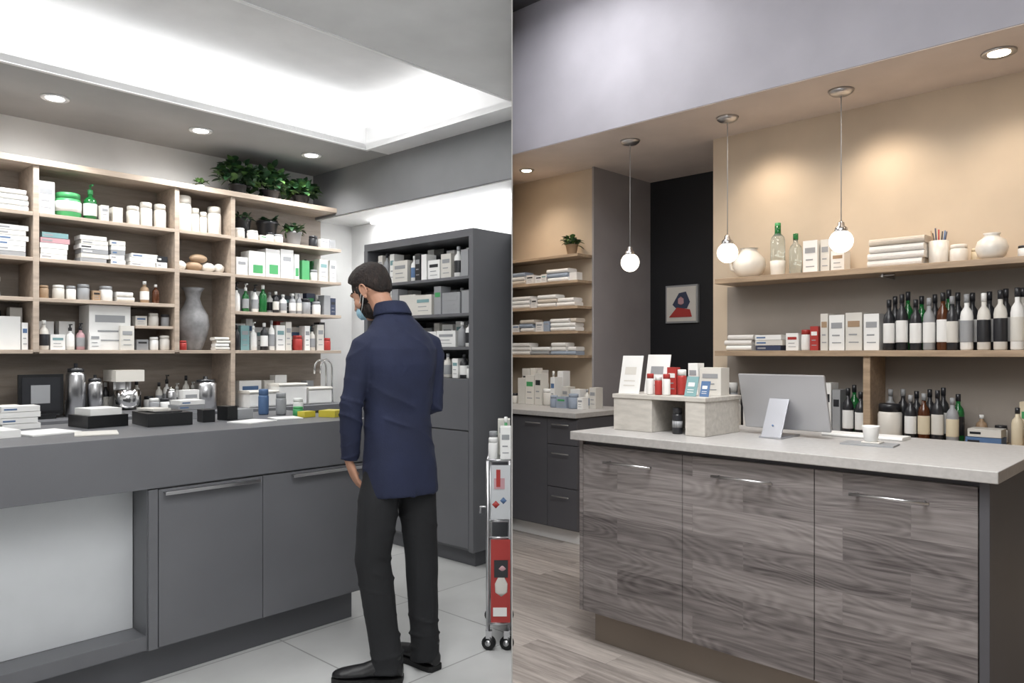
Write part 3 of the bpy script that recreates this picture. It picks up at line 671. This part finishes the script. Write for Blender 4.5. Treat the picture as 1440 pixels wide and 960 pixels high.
mb = MB(AR)
for i, (p, w) in enumerate(((-1.82, .045), (-1.745, .09), (-1.645, .095), (-1.545, .085))): carton(mb, p, 4.62, zm, w, .12, .225-.01*(i % 2), pw if i % 2 else pw2, [ptan, pgr, ptan, pgr][i])
mb.done('white_carton_row')
fill('dark_bottle_row', AR, -1.49, -1.17, 4.61, zm, .34, ['dark'], [pdk], 82, 0, 5)
fill('dark_bottle_row', AR, -1.165, -1.05, 4.61, zm, .34, ['tallw', 'dark'], [pdk], 83, 0, 5)
fill('white_bottle_row', AR, -1.015, .3, 4.61, zm, .33, ['tallw'], [pw], 84, 0, 5)
zl = .886
mb = MB(AR)
for p, q, r, h, m, c in ((-2.50, 4.66, .032, .26, pw, pdk), (-2.42, 4.64, .038, .20, pw2, pw), (-2.40, 4.76, .045, .30, pdk, pdk), (-2.335, 4.66, .035, .22, pw, pgr), (-2.495, 4.75, .035, .29, pgr, pw)): jar(mb, p, q, zl, r, h, m, c)
mb.done('tall_jar_row')
mb = MB(AR)
for p, w, h in ((-2.22, .2, .34), (-2.0, .16, .31)):
    mb.box(p-w/2, p+w/2, 4.80, 4.82, zl, zl+h, BLACK); mb.box(p-w/2+.015, p+w/2-.015, 4.796, 4.80, zl+.02, zl+h-.02, pgr)
mb.done('picture_frame_set')
mb = MB(AR)
for p, w, h, m in ((-1.885, .07, .29, pw2), (-1.815, .06, .31, pw), (-1.755, .05, .27, pgr)): carton(mb, p, 4.64, zl, w-.004, .12, h, m, pdk)
mb.done('white_carton_row')
fill('dark_bottle_row', AR, -1.725, -1.60, 4.62, zl, .30, ['dark'], [pdk], 87, 0, 5)
mb = MB(AR); jar(mb, -1.455, 4.66, zl, .065, .20, CER, pdk); mb.done('white_label_jar')
fill('dark_bottle_row', AR, -1.53, -1.39, 4.76, zl, .30, ['bottle'], [pdk, pgr], 92, 0, 5, back=False)
fill('dark_bottle_row', AR, -1.375, -1.08, 4.61, zl, .30, ['dark'], [pdk], 88, 0, 5)
fill('magazine_stack', AR, -1.06, -.88, 4.62, zl, .10, ['stack'], [pw, pblu, pw2], 89)
fill('bottle_row', AR, -.86, .2, 4.62, zl, .25, ['bottle', 'jar', 'pump'], [pcream, pw, ptan, pdk], 90)
fill('bottle_row', AR, -1.06, -.87, 4.79, zl, .20, ['bottle', 'jar'], [pcream, pw, ptan], 91, back=False, yd=.06)

# island objects
zi = 1.0065
mb = MB(AR)
mb.box(-2.20, -1.98, 2.98, 3.30, zi, zi+.155, ORG); mb.box(-1.80, -1.70, 2.98, 3.30, zi, zi+.155, ORG); mb.box(-2.205, -1.695, 2.975, 3.31, zi+.155, zi+.175, ORG); mb.box(-1.98, -1.80, 3.27, 3.30, zi, zi+.155, ORG)
mb.done('display_riser', 0, .002)
mb = MB(AR); jar(mb, -1.865, 3.02, zi, .024, .12, pdk, pdk); mb.lathe(-1.865, 3.02, zi, [(.0245, .03), (.0245, .06)], pgr, 14); mb.done('dark_bottle')
zr = zi+.176
mb = MB(AR)
def card(mb, p, q, w, h, m, tilt=.03, acc=None):
    mb.add([(p-w/2, q, zr), (p+w/2, q, zr), (p+w/2, q+tilt, zr+h), (p-w/2, q+tilt, zr+h), (p-w/2, q+.004, zr), (p+w/2, q+.004, zr), (p+w/2, q+tilt+.004, zr+h), (p-w/2, q+tilt+.004, zr+h)],
           [(0, 1, 2, 3), (7, 6, 5, 4), (0, 3, 7, 4), (1, 5, 6, 2), (3, 2, 6, 7), (0, 4, 5, 1)], m)
    if acc:
        for k, th in ((.2, .03), (.32, .03), (.5, .2)): mb.add([(p-w*.3, q+tilt*k-.001, zr+h*k), (p+w*.25, q+tilt*k-.001, zr+h*k), (p+w*.25, q+tilt*(k+th)-.001, zr+h*(k+th)), (p-w*.3, q+tilt*(k+th)-.001, zr+h*(k+th))], [(0, 1, 2, 3)], acc)
card(mb, -2.14, 3.02, .12, .185, pw, .04, pw2); card(mb, -2.04, 3.10, .13, .19, pw, .04, pgr); card(mb, -1.80, 3.02, .06, .09, pteal, .03, pw); card(mb, -1.74, 3.04, .045, .07, pblu, .02, pw)
mb.done('leaflet_display', recalc=False)
mb = MB(AR); jar(mb, -2.02, 3.03, zr, .018, .10, pw, pred); jar(mb, -1.975, 3.03, zr, .018, .09, pred, pw); jar(mb, -1.93, 3.03, zr, .018, .10, pw, pred); carton(mb, -1.94, 3.09, zr, .05, .035, .13, pred, pw); jar(mb, -1.89, 3.10, zr, .022, .12, pred, pw)
mb.done('medicine_bottle_set')
mb = MB(AR); carton(mb, -1.855, 3.14, zr, .05, .06, .15, pw, pgr); carton(mb, -1.77, 3.15, zr, .11, .08, .13, pw2, pgr); mb.done('medicine_box_set')
e = empty('desktop_monitor', W(AR, -1.48, 3.25, zi))
mb = MB(AR)
def tilted(mb, p0, p1, q, z0, z1, lean, th, mat):
    vs = [(p0, q, z0), (p1, q, z0), (p1, q+th, z0), (p0, q+th, z0), (p0, q-lean, z1), (p1, q-lean, z1), (p1, q-lean+th, z1), (p0, q-lean+th, z1)]
    mb.add(vs, [(3, 2, 1, 0), (4, 5, 6, 7), (0, 1, 5, 4), (1, 2, 6, 5), (2, 3, 7, 6), (3, 0, 4, 7)], mat)
tilted(mb, -1.655, -1.26, 3.27, zi+.03, zi+.28, .075, .018, pm('aluminium', '#BDBEC2', .35, .6))
mb.done('housing', 0, .006, e)
mb = MB(AR); tilted(mb, -1.645, -1.27, 3.2885, zi+.04, zi+.27, .070, .0015, BLACK); mb.done('screen', 0, 0, e)
mb = MB(AR); ST = pm('aluminium_light', '#B9BBC2', .35, .8)
mb.box(-1.52, -1.42, 3.13, 3.33, zi, zi+.008, ST); tilted(mb, -1.515, -1.425, 3.14, zi+.006, zi+.17, -.085, .008, ST)
mb.lathe(-1.47, 3.16, zi+.05, [(0, 0), (.006, .006), (0, .012)], pblu, 10, sy=.3)
mb.done('stand', 0, .002, e)
mb = MB(AR); mb.rbox(-1.36, -1.02, 3.42, 3.54, zi, zi+.014, pw, .006); mb.done('keyboard', 0)
mb = MB(AR); mb.box(-1.18, -.98, 3.15, 3.27, zi, zi+.006, pgr, .1); mb.rbox(-1.11, -1.04, 3.20, 3.26, zi+.006, zi+.012, pw2, .003)
mb.lathe(-1.08, 3.225, zi+.012, [(.022, 0), (.026, .005), (.033, .06), (.034, .065), (.030, .064), (.024, .01), (0, .01)], pw, 22)
mb.lathe(-1.08, 3.225, zi+.066, [(0, 0), (.030, 0)], pbrn, 18)
mb.done('coffee_cup')

# ------------------------------------------------------------ MAN
B = Vector((-.50, 3.27, 0)); Rv = Vector((.785, .62, 0)); Fv = Vector((-.62, .785, 0)); Z = Vector((0, 0, 1))
man = empty('standing_man', B)
NAVY = pm('navy_jacket_cloth', '#1E2540', .85, bump=.12, bs=140, var=.12, vs=6)
TROU = pm('black_trouser_cloth', '#1A1B1E', .85, bump=.12, bs=140, var=.12)
SHOE = pm('black_leather', '#151517', .35, bump=.1, bs=60)
SOLE = pm('shoe_sole', '#0E0E0F', .7)
SKIN = pm('skin', '#BD8E75', .55, bump=.05, bs=200, var=.05)
HAIR = pm('dark_hair', '#231813', .75, bump=.7, bs=160, var=.4, vs=80, stretch=(1, 1, .4))
MASK = pm('mask_blue', '#A9D3E6', .7, bump=.2, bs=80)
def P(r, f, z, o=(0, 0)): return B + Rv*r + Fv*f + Z*z + Vector((o[0], o[1], 0))
def sst(a, b, x):
    t = max(0, min(1, (x-a)/(b-a))); return t*t*(3-2*t)
def oloft(mb, secs, mat, seg=40):
    vs = []; fs = []
    for c, rx, ry in secs:
        for i in range(seg):
            a = 2*math.pi*i/seg
            ca, sa = math.cos(a), math.sin(a); e = .85
            vs.append(c + Rv*rx*math.copysign(abs(ca)**e, ca) + Fv*ry*math.copysign(abs(sa)**e, sa))
    for j in range(len(secs)-1):
        for i in range(seg): fs.append((j*seg+i, j*seg+(i+1) % seg, (j+1)*seg+(i+1) % seg, (j+1)*seg+i))
    fs.append(tuple(range(seg))[::-1]); fs.append(tuple((len(secs)-1)*seg+i for i in range(seg)))
    mb.add(vs, fs, mat, True)
def organic(ob, vox, it=6, folds=None):
    r = ob.modifiers.new('remesh', 'REMESH'); r.mode = 'VOXEL'; r.voxel_size = vox; r.use_smooth_shade = True
    s = ob.modifiers.new('smooth', 'SMOOTH'); s.iterations = it; s.factor = .5
    if folds:
        dg = bpy.context.evaluated_depsgraph_get(); me = bpy.data.meshes.new_from_object(ob.evaluated_get(dg))
        ob.modifiers.clear(); mats = list(ob.data.materials); ob.data = me
        if not me.materials:
            for m in mats: me.materials.append(m)
        ns = [v.normal.copy() for v in me.vertices]
        off = ob.location.copy()
        for v, n in zip(me.vertices, ns): v.co += n*folds(v.co + off)
        for p in me.polygons: p.use_smooth = True
        me.update()
def crease(p, d, freq, seed):
    d = Vector(d).normalized(); q = p + Vector((seed, seed*.37, -seed*.6))
    w = noise.noise(q*4.0)*2.2 + noise.noise(q*9.0)*.7
    s = 1-abs(math.sin(p.dot(d)*freq*.5 + w)); m = sst(-.15, .35, noise.noise(q*5.5+Vector((9, 3, 1))))
    return (s*s*s - .25)*m
def wpt(dx, dy, z): return B + Vector((dx, dy, z))
LS, LE, LW = P(-.160, .005, 1.395), wpt(-.180, -.120, 1.16), wpt(-.196, -.060, .925)
RS, RE, RW = P(.163, .005, 1.405), wpt(.146, .100, 1.15), P(.11, .24, 1.10)
def jfold(p):
    a = .004*noise.noise(p*6) + .002*noise.noise(p*15)
    waist = math.exp(-((p.z-1.08)/.13)**2); low = sst(1.0, .82, p.z); up = sst(1.2, 1.36, p.z)
    a += .011*waist*crease(p, Rv*.35+Z*.9, 60, 1.3) + .009*low*crease(p, Rv*.95+Z*.2, 50, 2.1) + .008*up*crease(p, Rv*.75-Z*.6, 46, .4) + .007*up*crease(p, Rv*.75+Z*.6, 46, 5.4)
    for E_ in (LE, RE):
        k = math.exp(-((p-E_).length/.11)**2); a += .009*k*crease(p, Z+Rv*.35, 75, 4.0)
    k = math.exp(-((p-LW).length/.10)**2); a += .006*k*crease(p, Z-Rv*.2, 90, 7.0)
    return a
mb = MB(0)
oloft(mb, [(P(.014, 0, .768), .168, .130), (P(.014, 0, .80), .168, .130), (P(.01, 0, .90), .163, .127), (P(.005, 0, 1.02), .150, .117), (P(0, 0, 1.12), .145, .111), (P(0, .0, 1.22), .156, .117),
           (P(0, -.006, 1.33), .172, .123), (P(0, -.004, 1.40), .176, .117), (P(0, .006, 1.45), .158, .104), (P(0, .014, 1.49), .124, .086), (P(-.005, .026, 1.53), .086, .073), (P(-.01, .036, 1.57), .066, .062)], NAVY)
for S, E_, Wr, sg in ((LS, LE, LW, -1), (RS, RE, RW, 1)):
    mb.tube([P(sg*.06, .004, 1.440), P(sg*.115, .004, 1.428), S+Z*.004, S.lerp(E_, .18)+Rv*sg*.006, S.lerp(E_, .4)+Rv*sg*.004, S.lerp(E_, .7), E_, E_.lerp(Wr, .3), E_.lerp(Wr, .7), Wr], [.050, .058, .063, .060, .056, .052, .050, .048, .043, .041], NAVY, 24)
ob = mb.done('jacket', 0, 0, man); organic(ob, .006, 10, jfold)
mb = MB(0)
seg = 40; vs = []; fs = []
rings = [(1.535, .070, .066), (1.59, .064, .061), (1.602, .067, .064), (1.592, .074, .071), (1.548, .088, .083), (1.543, .084, .079)]
for z, rx, ry in rings:
    for i in range(seg):
        a = 2*math.pi*i/seg
        vs.append(P(-.014*(z-1.5)/.1, .028+.016*(z-1.53)/.07, z - .012*math.sin(a)) + Rv*rx*math.cos(a) + Fv*ry*math.sin(a))
for j in range(len(rings)-1):
    for i in range(seg): fs.append((j*seg+i, j*seg+(i+1) % seg, (j+1)*seg+(i+1) % seg, (j+1)*seg+i))
mb.add(vs, fs, NAVY, True)
ob = mb.done('collar', 0, 0, man)
m_ = ob.modifiers.new('thick', 'SOLIDIFY'); m_.thickness = .004; m_ = ob.modifiers.new('sub', 'SUBSURF'); m_.levels = m_.render_levels = 1
LH, LK, LA = P(-.076, .005, .86), wpt(-.095, -.075, .50), wpt(-.028, -.115, .085)
RH, RK, RA = P(.085, 0, .86), wpt(.098, .035, .50), wpt(.118, .005, .085)
def tfold(p):
    a = .004*noise.noise(p*6) + .002*noise.noise(p*15)
    for K in (LK, RK):
        k = math.exp(-((p-K).length/.15)**2); a += .009*k*crease(p, Z+Rv*.4, 70, 1.0)
    a += .011*sst(.34, .12, p.z)*crease(p, Z+Rv*.2, 90, 2.0) + .008*sst(.55, .75, p.z)*crease(p, Z*.8+Rv*.6, 60, 3.)
    return a
mb = MB(0)
oloft(mb, [(P(0, 0, .78), .145, .108), (P(0, 0, .86), .146, .110), (P(0, 0, 1.0), .13, .095)], TROU)
mb.tube([LH+Z*.05, LH.lerp(LK, .3), LH.lerp(LK, .7), LK, LK.lerp(LA, .35), LK.lerp(LA, .75), LA+Z*.02, LA-Z*.04], [.070, .088, .084, .077, .072, .066, .069, .070], TROU, 24)
mb.tube([RH+Z*.05, RH.lerp(RK, .3), RH.lerp(RK, .7), RK, RK.lerp(RA, .35), RK.lerp(RA, .75), RA+Z*.02, RA-Z*.04], [.070, .086, .081, .073, .068, .063, .064, .066], TROU, 24)
ob = mb.done('trousers', 0, 0, man); organic(ob, .007, 5, tfold)
def shoe(heel, d):
    d = Vector(d).normalized(); s = Vector((-d.y, d.x, 0))
    mb = MB(0)
    prof = [(-.012, .022, .05), (.0, .034, .075), (.04, .040, .095), (.08, .041, .090), (.12, .043, .072), (.16, .048, .056), (.21, .050, .046), (.25, .044, .038), (.275, .030, .030), (.287, .012, .02)]
    vs = []; fs = []; seg = 18
    for y, w, h in prof:
        for i in range(seg):
            a = 2*math.pi*i/seg; zz = h*.5+h*.5*math.sin(a)
            vs.append(heel + d*y + s*w*math.cos(a)*(1 if math.sin(a) < 0 else 1-.25*math.sin(a)) + Z*(max(zz, .0)+.018))
    for j in range(len(prof)-1):
        for i in range(seg): fs.append((j*seg+i, j*seg+(i+1) % seg, (j+1)*seg+(i+1) % seg, (j+1)*seg+i))
    fs.append(tuple(range(seg))[::-1]); fs.append(tuple((len(prof)-1)*seg+i for i in range(seg)))
    mb.add(vs, fs, SHOE, True)
    mb2 = MB(0)
    L = [heel + d*y + s*(w+.004) for y, w, h in prof] + [heel + d*y - s*(w+.004) for y, w, h in reversed(prof)]
    n = len(L); vs = [p + Z*.001 for p in L] + [p + Z*.024 for p in L]
    fs = [tuple(range(n))[::-1], tuple(range(n, 2*n))] + [(i, (i+1) % n, n+(i+1) % n, n+i) for i in range(n)]
    mb2.add(vs, fs, SOLE)
    mb.tube([heel+d*.04+Z*.08, heel+d*.035+Z*.13], [.042, .045], SHOE, 16)
    ob = mb.done('shoe', 0, 0, man); organic(ob, .005, 4)
    mb2.done('shoe_sole', 0, .002, man)
shoe(wpt(.03, -.125, 0), (-1, -.02, 0)); shoe(wpt(.165, -.02, 0), (-.72, .69, 0))
# head
hf = Vector((-.90, .44, 0)).normalized(); yaw = math.atan2(hf.y, hf.x) - math.pi/2
HC = wpt(-.124, .055, 1.650)
HM = Matrix.Translation(HC) @ Matrix.Rotation(yaw, 4, 'Z') @ Matrix.Rotation(math.radians(-32), 4, 'X')
HY = HM.to_3x3() @ Vector((0, 1, 0))
mb = MB(0)
mb.ell((0, -.012, .028), (.073, .092, .088), SKIN, HM); mb.ell((0, .030, .0), (.060, .062, .080), SKIN, HM); mb.ell((0, .038, -.062), (.046, .048, .044), SKIN, HM); mb.ell((0, .062, -.085), (.024, .022, .020), SKIN, HM)
for sx in (-1, 1): mb.ell((sx*.036, .058, -.022), (.024, .026, .026), SKIN, HM, 14, 10)
mb.tube([HM @ Vector((0, .086, .024)), HM @ Vector((0, .098, .0)), HM @ Vector((0, .110, -.020)), HM @ Vector((0, .096, -.030))], [.008, .009, .013, .010], SKIN, 12)
mb.ell((0, .078, .034), (.046, .016, .009), SKIN, HM)
mb.ell((0, .086, -.048), (.022, .010, .007), SKIN, HM)
nb = P(-.01, .03, 1.50); nt = HM @ Vector((0, -.018, -.02))
mb.tube([nb, nb.lerp(nt, .5), nt], [.054, .050, .052], SKIN, 18)
ob = mb.done('head', 0, 0, man); organic(ob, .0035, 4)
mb = MB(0)
for sx in (-1, 1):
    c = Vector((sx*.074, -.012, -.004))
    rim = [HM @ (c + Vector((sx*(.003+.008*math.sin(t*.5)), .017*math.cos(t)-.002, .028*math.sin(t)))) for t in [k*math.pi/8 - 1.2 for k in range(0, 14)]]
    mb.tube(rim, .004, SKIN, 8)
    mb.ell((c.x+sx*.001, c.y, c.z), (.006, .014, .024), SKIN, HM, 14, 10); mb.ell((c.x+sx*.002, c.y+.006, c.z-.026), (.006, .008, .009), SKIN, HM, 12, 8)
ob = mb.done('ears', 0, 0, man); organic(ob, .002, 2)
mb = MB(0)
for sx in (-1, 1):
    mb.ell((sx*.030, .071, .012), (.011, .010, .008), pw, HM, 12, 8); mb.ell((sx*.030, .0785, .010), (.005, .0035, .005), BLACK, HM, 10, 6)
    mb.tube([HM @ Vector((sx*.014, .083, .037)), HM @ Vector((sx*.032, .078, .040)), HM @ Vector((sx*.046, .064, .036))], [.003, .0045, .003], HAIR, 8)
mb.done('eyes_and_brows', 0, 0, man)
def hairfn(u):
    line = .15 + .45*sst(.25, .85, u.y)
    if u.y < .25: line = .15 - .30*sst(.25, -.05, u.y)
    if u.y < -.05: line = -.15 - .62*sst(-.10, -.55, u.y)
    inside = sst(line-.08, line+.06, u.z)
    side = sst(.0, .55, u.z)
    k = .88 + inside*(.080 + .075*side + .05*sst(.0, .7, u.y)*sst(.35, .8, u.z))
    return k + inside*(noise.noise(u*5)*.02 + (.25+side)*noise.noise(Vector((u.x*26, u.y*7, u.z*12)))*.018)
mb = MB(0); mb.ell((0, -.012, .030), (.082, .104, .100), HAIR, HM, 140, 90, hairfn)
mb.done('hair', 0, 0, man)
def beardfn(u):
    k = 1.0
    if u.z > .45: k = 1.0 - .16*sst(.45, .75, u.z)
    if u.y < -.1: k -= .22*sst(-.1, -.5, u.y)
    return k + noise.noise(u*16)*.02
mb = MB(0); mb.ell((0, .032, -.052), (.055, .060, .058), HAIR, HM, 60, 40, beardfn)
for sx in (-1, 1): mb.tube([HM @ Vector((sx*.066, .014, .03)), HM @ Vector((sx*.064, .016, -.01)), HM @ Vector((sx*.054, .024, -.045))], [(.010, .005), (.012, .006), (.020, .008)], HAIR, 12, ref=HY)
mb.done('beard', 0, 0, man)
mb = MB(0)
def maskfn(u): return 1 if u.y > 0 else .8
mb.ell((0, .068, -.054), (.044, .048, .036), MASK, HM, 28, 20, maskfn)
for k in (-.018, 0, .018):
    mb.tube([HM @ Vector((-.036, .094, -.054+k)), HM @ Vector((0, .1165-abs(k)*.25, -.054+k)), HM @ Vector((.036, .094, -.054+k))], .0014, MASK, 6)
for sx in (-1, 1):
    for zz in (-.036, -.07): mb.tube([HM @ Vector((sx*.040, .080, zz)), HM @ Vector((sx*.063, .035, zz*.7)), HM @ Vector((sx*.076, .0, -.02 if zz < -.05 else .0))], .0012, pw, 6)
mb.done('face_mask', 0, 0, man)
def hand(name, wrist, dirv, palmn, curl, side=1, sc=1.0):
    d = Vector(dirv).normalized(); n = Vector(palmn); n = (n-d*n.dot(d)).normalized(); x = d.cross(n)*side
    def q(a, b, c): return wrist + (x*a + n*b + d*c)*sc
    mb = MB(0)
    mb.tube([q(0, 0, -.04), q(0, 0, .0), q(0, 0, .03), q(0, 0, .07), q(0, .002, .095)], [(.017, .026), (.017, .027), (.017, .036), (.014, .042), (.011, .040)], SKIN, 18, ref=n)
    for i, (fx, L) in enumerate(((-.032, .060), (-.011, .076), (.011, .080), (.032, .072))):
        a = 0; p = q(fx, .002, .085); pts = [p]; c = curl
        for k, seg in enumerate((.45, .3, .25)):
            a += c*(.5 if k == 0 else .8); p = p + (n*math.sin(a) + d*math.cos(a))*L*seg*1.15*sc; pts.append(p)
        mb.tube(pts, [.0095*sc, .009*sc, .0085*sc, .0065*sc], SKIN, 10)
    mb.tube([q(.025, .004, .025), q(.045, .014, .05), q(.053, .024, .072), q(.052, .034, .09)], [.013*sc, .011*sc, .0095*sc, .007*sc], SKIN, 10)
    ob = mb.done(name, 0, 0, man); organic(ob, .0032, 2)
hand('hand', LW+Vector((-.004, .002, -.012)), (.28, .26, -1), Rv-Fv*.1, .5, -1, 1.0)
hand('hand', RW+Fv*.01, Fv*1.0-Rv*.25+Z*.1, Z-Rv*.2, 1.0, 1, 1.0)
mb = MB(0); c = RW + Fv*.10 - Rv*.03 + Z*.045
mb.tube([c-Fv*.07-Z*.004, c+Fv*.07+Z*.004], [(.005, .036), (.005, .036)], BLACK, 8, ref=Z, smooth=False); mb.done('phone', 0, 0, man)

# ------------------------------------------------------------ world + view
w = bpy.data.worlds.new('world'); scene.world = w; w.use_nodes = True
w.node_tree.nodes['Background'].inputs[0].default_value = (.95, .97, 1, 1); w.node_tree.nodes['Background'].inputs[1].default_value = .55
scene.view_settings.view_transform = 'Standard'
scene.view_settings.look = 'None'
scene.view_settings.exposure = 0
